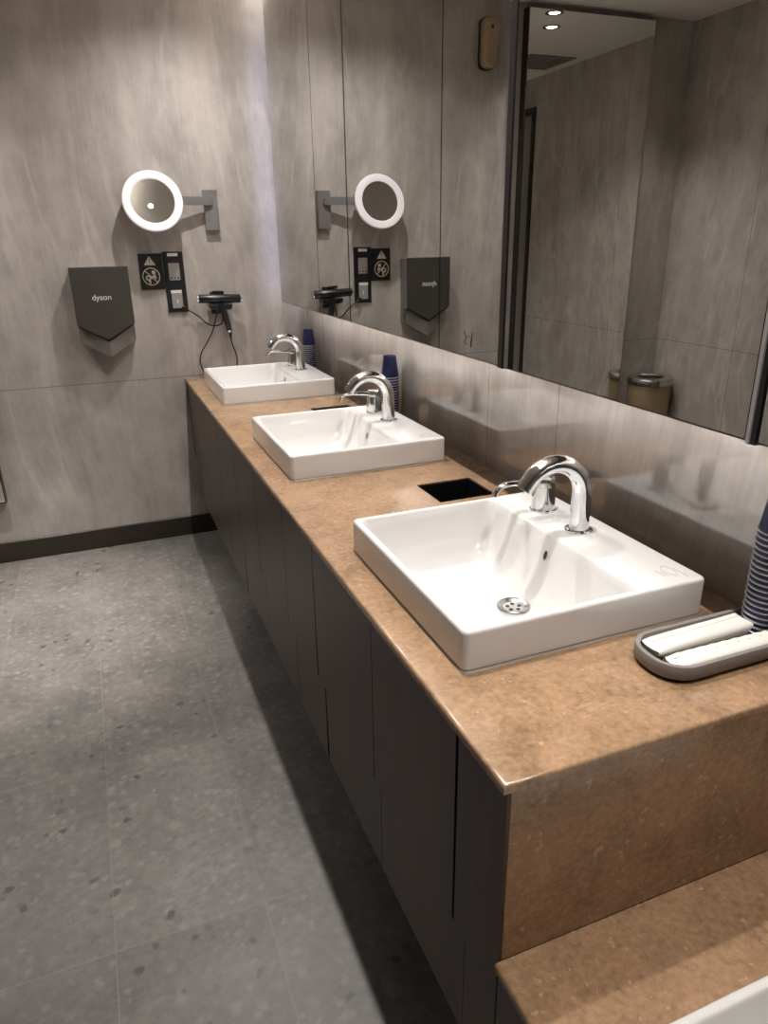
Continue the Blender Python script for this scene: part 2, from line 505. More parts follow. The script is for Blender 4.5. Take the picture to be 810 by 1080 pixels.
# (upper y, lower y, gap at top, gap at middle of upper, lower gap top, lower gap bottom) of each seam between fronts
seams = [(-0.004, -0.16, .002, .003, .05, .075), (-0.858, -0.985, .003, .005, .003, .003), (-1.235, -1.292, .003, .003, .004, .016),
         (-1.583, -1.655, .003, .005, .003, .003), (-1.955, -2.03, .003, .004, .003, .003), (-2.252, -2.313, .003, .010, .006, .016),
         (-2.655, -2.692, .003, .004, .003, .003), (-3.017, -3.06, .009, .007, .002, .002)]
for i in range(len(seams)):
    u0, l0, a0, b0, c0, d0 = seams[i]                     # far side seam
    if i + 1 < len(seams):
        u1, l1, a1, b1, c1, d1 = seams[i + 1]
    else:
        u1, l1, a1, b1, c1, d1 = NEAR + 0.001, NEAR + 0.001, 0, 0, 0, 0
    m = ZM
    poly = [(u0 - a0 / 2, ZT), (u0 - b0 / 2, m), (l0 - c0 / 2, m), (l0 - d0 / 2, ZB),
            (l1 + d1 / 2, ZB), (l1 + c1 / 2, m), (u1 + b1 / 2, m), (u1 + a1 / 2, ZT)]
    if abs(u1 - l1) < 1e-6:
        poly = poly[:4] + [(l1, ZB), (u1, ZT)]
    bm = bmesh.new(); prism(bm, poly, 'yz', FX0, FX1)
    obj('door', bm, M_wood, cab)
lcab = thing('vanity_cabinet', 'low dark wood cabinet front under the lower worktop', 'cabinet', (0, low_y0, ZB))
bm = bmesh.new(); box(bm, FX1 + 0.001, WX - 0.001, low_y0 + 0.02, NEAR - 0.004, ZB + 0.012, ZB + 0.03); box(bm, FX1 + 0.001, FX1 + 0.02, low_y0 + 0.02, NEAR - 0.004, ZB + 0.03, LOWZ - 0.0145)
obj('carcass', bm, M_void, lcab)
for a, b in ((NEAR - 0.0015, -3.80), (-3.803, -4.49)):
    bm = bmesh.new(); box(bm, FX0, FX1, b, a, ZB, LOWZ - 0.016, 0.0012)
    obj('door', bm, M_wood, lcab)

# ------------------------------------------------------------------ basins
def basin(y_far, z, label, group='white rectangular basins'):
    x0, x1, y0, y1 = SX, SX + SD, y_far - SW, y_far
    yc = (y0 + y1) / 2
    root = thing('basin', label, 'sink', (x0, y0, z), group)
    bm = bmesh.new()
    loops = []
    def L(ix0, ix1, iy, r, zz): loops.append(rrect(x0 + ix0, x1 - ix1, y0 + iy, y1 - iy, r, z + zz))
    L(.030, .040, .030, .012, .0005)
    L(.004, .004, .004, .012, .0005)
    L(.003, .003, .003, .012, .004)
    L(0, 0, 0, .013, .006); L(0, 0, 0, .013, ST - .007)
    L(.0006, .0006, .0006, .0125, ST - .0035); L(.0025, .0025, .0025, .0115, ST - .001); L(.006, .006, .006, .010, ST)
    L(.012, .140, .012, .016, ST); L(.0145, .1435, .0145, .017, ST - .0015); L(.016, .147, .016, .018, ST - .005)
    L(.020, .152, .020, .025, ST - .02)
    L(.034, .166, .032, .035, ST - .075); L(.05, .177, .045, .045, ST - .105)
    L(.085, .19, .07, .055, ST - .124); L(.13, .196, .12, .05, ST - .133); L(.19, .198, .18, .045, ST - .138)
    dx, dz = 0.262, ST - .143
    dr = .0345
    loops.append(rrect(x0 + dx - dr, x0 + dx + dr, yc - dr, yc + dr, dr - 1e-4, z + dz))
    loops.append(rrect(x0 + dx - dr * .9, x0 + dx + dr * .9, yc - dr * .9, yc + dr * .9, dr * .9 - 1e-4, z + dz - .003))
    loft(bm, loops, False, True)
    fix(bm)
    obj('bowl', bm, M_white, root, 50)
    c = (x0 + dx, yc, z + dz)
    bm = bmesh.new()
    lathe(bm, [(.0335, .0005), (.0345, .003), (.033, .0042), (.028, .0030), (.0235, -.001), (.0225, -.0015)], c, 40, caps=(False, False))
    dr_ = obj('drain', bm, M_steel, root, 40, 'brushed steel drain ring')
    bm = bmesh.new(); lathe(bm, [(.0225, -.0016), (.0222, -.0008)], c, 32)
    for k in range(5):
        a = 2 * PI * k / 5
        lathe(bm, [(.0046, -.0007), (.0046, -.0003)], (c[0] + .013 * math.cos(a), c[1] + .013 * math.sin(a), c[2]), 12)
    bm.faces.ensure_lookup_table()
    for f in bm.faces[34:]: f.material_index = 1
    obj('strainer', bm, [M_chrome, M_black], dr_, 40)
    # overflow slot in the rear inner slope
    ox, oz = x1 - .1565, z + ST - .043
    sl = Vector((-.014, 0, -.055)).normalized(); nn = Vector((-.055, 0, .014)).normalized()
    bm = bmesh.new()
    def ring_pts(a, b, off, n=24):
        o = Vector((ox, yc + .008, oz)) + nn * off
        return [o + sl * (b * math.sin(2 * PI * i / n)) + Vector((0, 1, 0)) * (a * math.cos(2 * PI * i / n)) for i in range(n)]
    loft(bm, [ring_pts(.0085, .013, .000), ring_pts(.0085, .013, .003), ring_pts(.006, .0105, .003), ring_pts(.0058, .0102, .001)], False, False)
    fix(bm)
    ov = obj('overflow_ring', bm, M_chrome, root, 40)
    bm = bmesh.new(); loft(bm, [ring_pts(.0059, .0103, .0006), ring_pts(.0059, .0103, .0014)]); fix(bm)
    obj('overflow_opening', bm, M_black, ov)
    bm = bmesh.new()
    a = rrect(x0 - .0025, x1 + .0025, y0 - .0025, y1 + .0025, .015, z + .0003); b = rrect(x0 + .0015, x1 - .0015, y0 + .0015, y1 - .0015, .012, z + .0045)
    loft(bm, [a, b], False, False); fix(bm)
    obj('sealant_bead', bm, M_bead, root, 40)
    # faint oval stamp and two short strokes on the rear deck corner
    bm = bmesh.new()
    sx_, sy_ = x1 - .045, y0 + .05
    zz = z + ST + .0004
    tube(bm, [(sx_ + .010 * math.cos(t), sy_ + .021 * math.sin(t), zz) for t in [2 * PI * k / 24 for k in range(25)]], .0005, 6)
    for q in (0, 1):
        tube(bm, [(sx_ - .016 - .006 * q, sy_ - .016, zz), (sx_ - .016 - .006 * q, sy_ + .004 + .008 * q, zz)], .0005, 6)
    tube(bm, [(sx_ + .016, sy_ - .03, zz), (sx_ + .016, sy_ + .006, zz)], .0006, 6)
    obj('maker_stamp', bm, M_mark, root)
    return root

basins = [basin(YS[0], H, 'large white rectangular basin nearest the camera, beside the tray')]
for y, lab in ((YS[1], 'white rectangular basin in the middle of the worktop row'), (YS[2], 'smallest looking white basin, farthest, against the end wall')):
    c = copy_tree(basins[0]); c['label'] = lab; c.location = (SX, y - SW, H); basins.append(c)
c = copy_tree(basins[0]); c['label'] = 'white basin on the lower worktop at the bottom right corner'; c.location = (SX, LSY - SW, LOWZ)

# ------------------------------------------------------------------ faucets
def faucet(yc, z, label):
    fx = 0.489
    root = thing('faucet', label, 'faucet', (fx, yc, z), 'chrome faucets on the basins')
    bm = bmesh.new()
    pts = [(fx, yc, z + .002), (fx, yc, z + .02), (fx, yc, z + .05), (fx, yc, z + .083)]
    rr = [.0215, .0208, .0203, .0198]
    R, cz = .0725, z + .083
    for k in range(1, 17):
        a = math.radians(9.3 * k)
        pts.append((fx - R + R * math.cos(a), yc, cz + R * math.sin(a))); rr.append(.0198 - .0022 * k / 16)
    pts.append(tuple(Vector(pts[-1]) + (Vector(pts[-1]) - Vector(pts[-2])).normalized() * .012)); rr.append(.0176)
    tube(bm, pts, rr, 28)
    sp = obj('spout', bm, M_wet, root, 40)
    e = Vector(pts[-1]); d = (e - Vector(pts[-2])).normalized()
    bm = bmesh.new(); tube(bm, [e + d * .0001, e + d * .0015], [.0135, .0125], 24)
    obj('aerator', bm, M_alu, sp, 40, 'dark grey aerator')
    bm = bmesh.new(); lathe(bm, [(.0295, 0), (.0295, .003), (.027, .0045), (.0215, .005)], (fx, yc, z + .0002), 36)
    obj('base_ring', bm, M_chrome, root, 40)
    # mixer body
    my = yc + .135
    bm = bmesh.new()
    lathe(bm, [(.0300, 0), (.0300, .004), (.0280, .006), (.0262, .03), (.0238, .058)], (fx, my, z + .0002), 32)
    mb = obj('mixer_body', bm, M_chrome, root, 40)
    bm = bmesh.new(); lathe(bm, [(.0236, .0585), (.0242, .061), (.0242, .076), (.0228, .0785), (.014, .0795)], (fx, my, z), 32)
    obj('cap', bm, M_steel, mb, 40, 'darker steel cap')
    bm = bmesh.new()
    P = spline([(fx - .014, my, z + .067), (fx - .045, my, z + .0705), (fx - .08, my, z + .0735), (fx - .106, my, z + .0725), (fx - .121, my, z + .064), (fx - .129, my, z + .050)], 6)
    loops = []
    for i, p in enumerate(P):
        t = (P[min(i + 1, len(P) - 1)] - P[max(i - 1, 0)]).normalized(); n_ = Vector((0, 1, 0)).cross(t)
        f = i / (len(P) - 1); w = .0125 - .004 * f; h = .0065 - .0030 * f
        loops.append([p + Vector((0, 1, 0)) * w * math.cos(2 * PI * k / 16) + n_ * h * math.sin(2 * PI * k / 16) for k in range(16)])
    loft(bm, loops); fix(bm)
    obj('lever', bm, M_chrome, mb, 50)
    return root

f0 = faucet(YS[0] - SW / 2 + .012, H + ST, 'chrome gooseneck faucet with lever on the nearest basin')
for y, lab in ((YS[1], 'chrome gooseneck faucet with lever on the middle basin'), (YS[2], 'chrome gooseneck faucet with lever on the farthest basin')):
    c = copy_tree(f0); c['label'] = lab; c.location = (0.489, y - SW / 2 + .012, H + ST)

# ------------------------------------------------------------------ mirror cabinets
MZ0, MZ1 = 1.216, 2.47
def mirror_unit(label, ya, yb, doors, frame_far=False, frame_near=False):
    """ya > yb; doors: list of (y far, y near)"""
    root = thing('mirror_cabinet', label, 'mirror', (MX, yb, MZ0))
    bm = bmesh.new(); box(bm, MX + .024, WX - .0005, yb + .02, ya - .05, MZ0 + .06, MZ1 - .03, .001, 1)
    obj('cabinet_body', bm, M_alu, root)
    bm = bmesh.new(); box(bm, MX + .045, MX + .049, yb + .03, ya - .06, MZ0 + .03, MZ0 + .042)
    obj('strip_light', bm, M_led2, root, label='warm strip light washing the tile below the mirror')
    bm = bmesh.new(); box(bm, MX + .0205, MX + .060, yb + .025, ya - .055, MZ0 + .008, MZ0 + .012)
    box(bm, MX + .0205, MX + .024, yb + .025, ya - .055, MZ0 + .012, MZ0 + .06)
    obj('added_light_lip', bm, M_alu, root)  # unseen lip, added to block the strip's light from the worktop
    bm = bmesh.new(); box(bm, MX + .05, MX + .075, yb + .03, ya - .06, MZ1 - .022, MZ1 - .018)
    obj('strip_light', bm, M_led3, root, label='warm strip light above the mirror')
    for a, b in doors:
        bm = bmesh.new(); box(bm, MX + .0015, MX + .020, b, a, MZ0, MZ1)
        dr = obj('mirror_door', bm, M_alu, root)
        bm = bmesh.new(); box(bm, MX, MX + .0014, b + .0012, a - .0012, MZ0 + .003, MZ1 - .0012)
        obj('mirror_glass', bm, M_mirror, dr)
    return root

g = .0016
ma = mirror_unit('tall four door mirror cabinet on the left, reflecting the hand dryer', -.152, -2.266,
                 [(-.152, -.808 + g), (-.808 - g, -1.188), (-1.196, -1.942 + g), (-1.942 - g, -2.266)])
bm = bmesh.new(); box(bm, MX + .04, MX + .06, -.2015, -.197, MZ0 + .03, MZ1 - .03)
obj('strip_light', bm, M_led, ma, label='cool white strip light behind the cabinet edge')
# small black etched symbol low on the fourth door
rm_door = [c for c in ma.children if c.name.startswith('mirror_door')][-1]
bm = bmesh.new()
Q = lambda pts: tube(bm, [(MX - .0004, y, z) for y, z in pts], .0008, 6)
Q([(-2.090, 1.281), (-2.098, 1.270), (-2.134, 1.268)]); Q([(-2.134, 1.281), (-2.132, 1.262), (-2.129, 1.243)])
Q([(-2.103, 1.269), (-2.097, 1.257), (-2.090, 1.250), (-2.112, 1.249)]); Q([(-2.129, 1.263), (-2.127, 1.247)])
obj('etched_symbol', bm, M_black, rm_door, label='small black line symbol')
mb_ = mirror_unit('wide mirror cabinet beside the four door one, reflecting the tall wall mirror', -2.292, -3.006, [(-2.292, -3.006)])
bm = bmesh.new(); box(bm, MX - .003, MX + .012, -2.2895, -2.2685, MZ0 - .002, MZ1, .001, 1)
obj('edge_profile', bm, M_alu, mb_, label='dark metal joint profile')
mc_ = mirror_unit('rightmost mirror cabinet, only its left edge in view', -3.030, -3.9, [(-3.030, -3.9)])
bm = bmesh.new(); box(bm, MX - .003, MX + .012, -3.0165, -3.0085, MZ0 - .004, MZ1, .001, 1)
obj('edge_profile', bm, M_alu2, mc_, label='pale metal edge profile')
bm = bmesh.new(); box(bm, MX - .002, MX + .012, -3.0275, -3.0175, MZ0 - .003, MZ1, .001, 1)
obj('edge_gasket', bm, M_black, mc_)

# tall wall mirror beside the side wall
fm = thing('wall_mirror', 'tall full length mirror on the end wall, seen reflected in the wide mirror cabinet', 'mirror', (-1.34, -.054, .33))
bm = bmesh.new(); box(bm, -1.726, -.916, -.050, 0, .326, 2.592, .0015, 1); obj('mirror_back', bm, M_alu, fm)
bm = bmesh.new(); box(bm, -1.721, -.921, -.054, -.0502, .333, 2.588); obj('mirror_glass', bm, M_mirror2, fm)

# ------------------------------------------------------------------ things on the end wall
# hand dryer
hd = thing('hand_dryer', 'dark grey metal hand dryer with pointed bottom on the end wall', 'hand dryer', (-.338, 0, .99))
XL, XR, XC = -.466, -.211, -.337
bm = bmesh.new()
prism(bm, [(XL + .004, 1.398), (XR - .004, 1.398), (XR - .004, 1.140), (XL + .004, 1.140)], 'xz', -.092, -.0005, .003)
def prow(z_mid, z_side, yc, ys):
    return [(XL + .003, -.0005, z_side), (XL + .003, ys, z_side), (XC, yc, z_mid), (XR - .003, ys, z_side), (XR - .003, -.0005, z_side), (XC, -.0005, z_mid)]
t = bmesh.new(); loft(t, [prow(1.139, 1.139, -.100, -.062), prow(1.060, 1.1385, -.100, -.062), prow(.992, 1.066, -.094, -.056)]); fix(t); merge(bm, t)
obj('body', bm, M_nickel2, hd)
bm = bmesh.new()
prism(bm, [(XL, 1.403), (XR, 1.403), (XR, 1.147), (XC, 1.075), (XL, 1.147)], 'xz', -.104, -.0935, .003)
obj('front_plate', bm, M_nickel, hd, label='brushed dark nickel front plate')
bm = bmesh.new()
prism(bm, [(XL + .006, 1.146), (XC, 1.0745), (XR - .006, 1.146), (XR - .006, 1.139), (XC, 1.067), (XL + .006, 1.139)], 'xz', -.1015, -.0935)
obj('air_slot', bm, M_black, hd)
bm = bmesh.new()
for k in range(5): box(bm, XR - .0042, XR - .003, -.072, -.035, 1.085 + k * .011, 1.090 + k * .011)
obj('side_vent', bm, M_black, hd)
Rx = Matrix.Rotation(math.radians(90), 4, 'X')
text_mesh('dyson', .036, M_label, 'lettering', hd, Matrix.Translation((-.342, -.1043, 1.268)) @ Rx)

# warning sign
ws = thing('warning_sign', 'square black warning sign with triangle and crossed circle, left of the socket panel', 'sign', (-.102, 0, 1.288))
bm = bmesh.new(); box(bm, -.154, -.0445, -.008, -.0003, 1.2885, 1.452, .0012, 1); obj('sign_plate', bm, M_blackm, ws)
bm = bmesh.new()
prism(bm, [(-.104, 1.440), (-.131, 1.400), (-.077, 1.400)], 'xz', -.0087, -.0081)
obj('warning_triangle', bm, M_sym, ws)
bm = bmesh.new(); prism(bm, [(-.1065, 1.430), (-.1015, 1.430), (-.103, 1.413), (-.105, 1.413)], 'xz', -.0092, -.0088)
lathe(bm, [(.0022, -.0092), (.0022, -.0088)], (-.104, 0, 1.408), 12, 'y')
obj('exclamation_mark', bm, M_blackm, ws)
bm = bmesh.new()
RC = (-.103, 0, 1.348)
t = bmesh.new()
def circ(r, y, n=48): return [(RC[0] + r * math.cos(2 * PI * i / n), y, RC[2] + r * math.sin(2 * PI * i / n)) for i in range(n)]
loft(t, [circ(.041, -.0081), circ(.041, -.0087), circ(.0365, -.0087), circ(.0365, -.0081)], False, False); fix(t); merge(bm, t)
s2 = .7071
prism(bm, [(RC[0] - .038 * s2 - .0016, RC[2] + .038 * s2 - .0016), (RC[0] - .038 * s2 + .0016, RC[2] + .038 * s2 + .0016),
           (RC[0] + .038 * s2 + .0016, RC[2] - .038 * s2 + .0016), (RC[0] + .038 * s2 - .0016, RC[2] - .038 * s2 - .0016)], 'xz', -.0089, -.0081)
obj('prohibition_circle', bm, M_sym, ws)
bm = bmesh.new()       # hair dryer held over a basin of water, under the slash
lathe(bm, [(.0125, -.0086), (.0125, -.0081)], (RC[0] - .014, 0, RC[2] - .006), 24, 'y')
prism(bm, [(RC[0] - .006, RC[2] - .012), (RC[0] + .014, RC[2] - .006), (RC[0] + .012, RC[2] + .003), (RC[0] - .004, RC[2] + .004)], 'xz', -.0086, -.0081)
prism(bm, [(RC[0] - .015, RC[2] - .018), (RC[0] - .004, RC[2] - .015), (RC[0] - .004, RC[2] - .034), (RC[0] - .010, RC[2] - .034)], 'xz', -.0086, -.0081)
lathe(bm, [(.009, -.0086), (.009, -.0081)], (RC[0] + .012, 0, RC[2] + .019), 20, 'y')
prism(bm, [(RC[0] + .010, RC[2] + .010), (RC[0] + .018, RC[2] + .012), (RC[0] + .024, RC[2] - .008), (RC[0] + .017, RC[2] - .012)], 'xz', -.0086, -.0081)
obj('pictogram', bm, M_sym, ws)
bm = bmesh.new(); lathe(bm, [(.006, -.0090), (.006, -.0087)], (RC[0] - .014, 0, RC[2] - .006), 20, 'y')
obj('pictogram_nozzle', bm, M_blackm, ws)

# socket panel
sp = thing('socket_panel', 'tall black panel with two grey sockets and white label strips', 'socket', (.006, 0, 1.178))
bm = bmesh.new(); box(bm, -.041, .0535, -.012, -.0003, 1.178, 1.459, .0015, 1); obj('panel', bm, M_blackm, sp)
for i, (z0, z1) in enumerate(((1.328, 1.407), (1.197, 1.268))):
    bm = bmesh.new(); box(bm, -.020, .031, -.0142, -.0122, z0, z1, .0008, 1); so = obj('socket', bm, M_socket, sp)
    bm = bmesh.new()
    if i == 0:
        for xx in (-.011, .0055, .022): box(bm, xx - .0035, xx + .0035, -.0147, -.0143, z0 + .007, z0 + .014)
        obj('socket_holes', bm, M_black, so)
    else:
        box(bm, .003, .009, -.0160, -.0143, z0 + .022, z0 + .042, .0005, 1)
        obj('rocker_switch', bm, M_label, so, label='small white rocker switch')
for x0, x1, z0, z1 in ((-.019, .029, 1.438, 1.4515), (-.021, .030, 1.268, 1.282)):
    bm = bmesh.new(); box(bm, x0, x1, -.0150, -.0122, z0, z1); obj('label_strip', bm, M_label, sp)

# hair dryer, its holder and cord
ho = thing('dryer_holder', 'black wall bracket cradling the hair dryer', 'bracket', (.2, 0, 1.185))
bm = bmesh.new(); box(bm, .165, .235, -.014, -.0003, 1.16, 1.268, .004); obj('wall_plate', bm, M_black, ho)
bm = bmesh.new()
prism(bm, [(.145, 1.214), (.150, 1.192), (.175, 1.186), (.250, 1.184), (.258, 1.198), (.260, 1.212)], 'xz', -.092, -.0142, .003)
obj('cradle', bm, M_black, ho)
bm = bmesh.new(); tube(bm, spline([(.170, -.012, 1.250), (.170, -.055, 1.266), (.176, -.072, 1.272), (.216, -.072, 1.270), (.224, -.055, 1.264), (.224, -.012, 1.248)], 6), .004, 10)
obj('top_loop', bm, M_black, ho, 50)
dr = thing('hair_dryer', 'black T shaped hair dryer with chrome end caps hanging on the end wall', 'hair dryer', (.2, -.07, 1.04))
cy_, cz_ = -.07, 1.237
rot = lambda x: cz_ - (x - .2) * .035
bm = bmesh.new()
tube(bm, [(.100, cy_, rot(.1)), (.103, cy_, rot(.103)), (.297, cy_, rot(.297)), (.300, cy_, rot(.3))], [.0195, .0212, .0212, .0195], 28)
ba = obj('barrel', bm, M_black, dr, 40)
for xa, xb in ((.0895, .0995), (.3005, .3095)):
    bm = bmesh.new(); tube(bm, [(xa, cy_, rot(xa)), (xa + .0015, cy_, rot(xa)), (xb - .0015, cy_, rot(xb)), (xb, cy_, rot(xb))], [.0185, .0205, .0205, .0185], 28)
    obj('end_cap', bm, M_chrome, ba, 40, 'chrome end cap')
bm = bmesh.new(); tube(bm, [(.205, -.094, 1.218), (.210, -.098, 1.185), (.222, -.096, 1.13), (.232, -.092, 1.082), (.234, -.090, 1.074)], [.0135, .0148, .0145, .0135, .009], 20)
ha = obj('handle', bm, M_black, dr, 40)
bm = bmesh.new(); lathe(bm, [(.0065, -.1125), (.0072, -.110), (.0072, -.103)], (.2285, 0, 1.083), 20, 'y'); obj('button', bm, M_chrome, ha, 40)
bm = bmesh.new(); tube(bm, [(.2345, -.089, 1.0725), (.2375, -.08, 1.055), (.240, -.065, 1.038)], [.0085, .0062, .0042], 14); obj('strain_relief', bm, M_black, ha, 40)
bm = bmesh.new()
tube(bm, spline([(.240, -.065, 1.038), (.249, -.05, 1.005), (.263, -.05, .956), (.262, -.055, .91), (.235, -.09, .858), (.16, -.11, .8545), (.10, -.09, .857), (.086, -.055, .895), (.079, -.045, .941), (.093, -.04, .982), (.121, -.04, 1.023), (.155, -.04, 1.077), (.174, -.045, 1.131), (.187, -.06, 1.183)], 8), .0034, 10)
obj('cord', bm, M_black, dr, 60)
bm = bmesh.new()
tube(bm, spline([(.039, -.024, 1.193), (.073, -.03, 1.172), (.103, -.03, 1.148), (.132, -.03, 1.119), (.159, -.03, 1.106), (.188, -.035, 1.106), (.206, -.045, 1.118), (.212, -.05, 1.150), (.210, -.055, 1.183)], 8), .0034, 10)
co = obj('power_cord', bm, M_black, dr, 60)
bm = bmesh.new(); box(bm, .022, .042, -.034, -.0146, 1.186, 1.206, .003); obj('plug', bm, M_black, co)

# magnifying mirror
mm = thing('magnifying_mirror', 'round shaving mirror with white lit ring on a chrome wall arm', 'mirror', (.21, 0, 1.55))
bm = bmesh.new(); box(bm, .176, .242, -.030, -.0003, 1.551, 1.731, .0015, 1); pl = obj('wall_plate', bm, M_satin, mm)
bm = bmesh.new(); box(bm, .205, .211, -.0312, -.0302, 1.668, 1.694); obj('plate_slot', bm, M_black, pl)
bm = bmesh.new()
loft(bm, [[(x, y - w, 1.680 - h), (x, y + w, 1.680 - h), (x, y + w, 1.680 + h), (x, y - w, 1.680 + h)]
          for x, y, w, h in ((.216, -.035, .0045, .012), (.204, -.040, .0045, .0165), (.190, -.043, .0045, .018), (.13, -.052, .0045, .019), (.045, -.068, .0045, .019))])
fix(bm)
obj('arm', bm, M_satin, mm)
tilt = math.radians(14)
RMAT = Matrix.Translation((-.063, -.095, 1.676)) @ Matrix.Rotation(-tilt, 4, 'X')
bm = bmesh.new()
lathe(bm, [(.060, .030), (.124, .024), (.132, .016), (.133, .002)], (0, 0, 0), 64, 'y', (True, False)); bm.transform(RMAT)
ho_ = obj('housing', bm, M_chrome, mm, 40)
bm = bmesh.new()
lathe(bm, [(.1335, .001), (.1335, -.006), (.131, -.010), (.101, -.012), (.0965, -.010), (.096, -.002)], (0, 0, 0), 72, 'y', (False, False)); bm.transform(RMAT)
obj('light_ring', bm, M_ring, mm, 40, 'white frosted light ring')
bm = bmesh.new()
RS = 0.9
prof = [(r, math.sqrt(RS * RS - .096 ** 2) - math.sqrt(RS * RS - r * r) + .0) for r in (0.0005, .012, .024, .036, .048, .06, .072, .084, .0958)]
lathe(bm, [(r, -h - .004) for r, h in [(a, b) for a, b in prof]], (0, 0, 0), 72, 'y', (True, False)); 
# concave: centre sits deeper than the rim
for v in bm.verts:
    r = math.hypot(v.co.x, v.co.z); v.co.y = -.004 + (RS - math.sqrt(RS * RS - r * r)) * -1 + 0.003
bm.transform(RMAT)
obj('mirror_glass', bm, M_mirror, mm, 60)

# air freshener high on the end wall (seen in the mirror)
af = thing('air_freshener', 'beige oblong dispenser high on the end wall, seen in the mirror', 'dispenser', (-.69, 0, 2.31))
def stad(x0, x1, z0, z1, r, y): return [(p[0], y, p[1]) for p in rrect(x0, x1, z0, z1, r, 0, 8)]
bm = bmesh.new(); loft(bm, [stad(-.745, -.655, 2.305, 2.535, .03, -.0005), stad(-.745, -.655, 2.305, 2.535, .03, -.02)]); fix(bm)
obj('back_shell', bm, M_black, af, 40)
bm = bmesh.new(); loft(bm, [stad(-.742, -.658, 2.308, 2.532, .03, -.0205), stad(-.742, -.658, 2.308, 2.532, .03, -.055), stad(-.736, -.664, 2.314, 2.526, .026, -.064), stad(-.728, -.672, 2.322, 2.518, .02, -.067)]); fix(bm)
obj('front_cover', bm, M_gold, af, 40)
bm = bmesh.new(); lathe(bm, [(.009, -.0685), (.009, -.0672)], (-.70, 0, 2.485), 20, 'y'); obj('spray_nozzle', bm, M_alu, af, 40)

# ------------------------------------------------------------------ waste bin (seen in the mirror)
bn = thing('waste_bin', 'round champagne metal waste bin in the far corner, seen in the mirror', 'bin', (-1.885, -.148, 0))
bm = bmesh.new(); lathe(bm, [(.126, .004), (.130, .008), (.132, .60), (.130, .605)], (-1.885, -.148, 0), 56, 'z'); obj('drum', bm, M_bin, bn, 40)
bm = bmesh.new(); lathe(bm, [(.133, .600), (.139, .605), (.140, .635), (.134, .645), (.085, .648), (.079, .643), (.077, .606)], (-1.885, -.148, 0), 56, 'z', (False, False)); obj('rim', bm, M_steel, bn, 40, 'polished steel rim with round opening')
bm = bmesh.new(); lathe(bm, [(.0765, .606), (.0765, .610)], (-1.885, -.148, 0), 40, 'z'); obj('bin_mouth', bm, M_black, bn)
bm = bmesh.new()
box(bm, -2.026, -1.985, -.062, -.016, 0.0005, .5, .006); 
cn = tag(obj('brush_holder', bm, M_black), 'narrow black upright holder between the waste bin and the side wall', 'holder')
rebase(cn, (-2.0, -.04, 0))
bm = bmesh.new(); lathe(bm, [(.009, .5002), (.008, .56), (.011, .565), (.010, .58)], (-2.005, -.04, 0), 16, 'z'); obj('brush_handle', bm, M_black, cn, 40)

# ------------------------------------------------------------------ paper cups
def cup_proto(x, y, z):
    """upside-down paper cup: wide rolled rim at the bottom"""
    bm = bmesh.new()
    lathe(bm, [(.0330, .002), (.0328, .006), (.0240, .080), (.0238, .081), (.0222, .0805), (.0220, .077), (.0002, .0765)], (x, y, z), 36, 'z', (False, True))
    o = obj('paper_cup', bm, M_cup, None, 50)
    rebase(o, (x, y, z))
    bm = bmesh.new()
    tube(bm, [(x + .0338 * math.cos(2 * PI * i / 36), y + .0338 * math.sin(2 * PI * i / 36), z + .002) for i in range(37)], .0019, 8, False)
    obj('rolled_rim', bm, M_cuprim, o, 60, 'white rolled rim')
    return o

ORD = ['topmost', 'second', 'third', 'fourth', 'fifth', 'sixth', 'seventh', 'eighth', 'ninth', 'tenth', 'eleventh', 'twelfth', 'thirteenth', 'fourteenth', 'fifteenth', 'sixteenth', 'seventeenth', 'eighteenth', 'nineteenth', 'twentieth']
proto = None
def stack(x, y, z, n, step, labels, group, lean=0.0):
    global proto
    for k in range(n):
        jx, jy = random.uniform(-.0006, .0006), random.uniform(-.0006, .0006)
        loc = (x + jx + lean * k * step, y + jy, z + k * step)
        if proto is None:
            o = proto = cup_proto(*loc)
        else:
            o = copy_tree(proto); o.location = loc
        tag(o, labels(k), 'cup', group)
def from_top(n, where):
    return lambda k: (ORD[n - 1 - k] + (' navy paper cup of the stack ' if k == n - 1 else ' navy paper cup from the top of the stack ') + where)
def from_bottom(where):
    return lambda k: ('lowest' if k == 0 else ORD[k]) + (' navy paper cup of the stack ' if k == 0 else ' navy paper cup from the bottom of the stack ') + where
CS = .0102
stack(.618, -1.262, H, 17, CS, from_top(17, 'behind the middle basin'), 'navy paper cups behind the middle basin')
stack(.618, -.16, H, 15, CS, from_top(15, 'behind the farthest basin'), 'navy paper cups behind the farthest basin')
TY0, TY1, TX0, TX1 = -3.078, -2.957, .345, .655
stack(.616, -3.0, H + .0085, 19, CS, from_bottom('in the grey tray'), 'navy paper cups in the grey tray')

# ------------------------------------------------------------------ tray and its towels
tr = thing('tray', 'grey stone tray with a rounded end on the worktop beside the nearest basin', 'tray', (TX0, TY0, H))
bm = bmesh.new()
def tl(i, z, r=.052): return rrect(TX0 + i, TX1 - i, TY0 + i, TY1 - i, max(r - i, .004), H + z, 10)
loft(bm, [tl(.012, .0062), tl(.002, .0062), tl(0, .009), tl(0, .029), tl(.001, .0305), tl(.007, .031), tl(.0085, .030), tl(.0095, .010), tl(.013, .0075)], True, True); fix(bm)
obj('tray_body', bm, M_tray, tr, 40)
bm = bmesh.new(); loft(bm, [tl(.007, .0003), tl(.007, .0060)]); fix(bm)
obj('tray_foot', bm, M_traybase, tr, 40, 'black recessed foot')

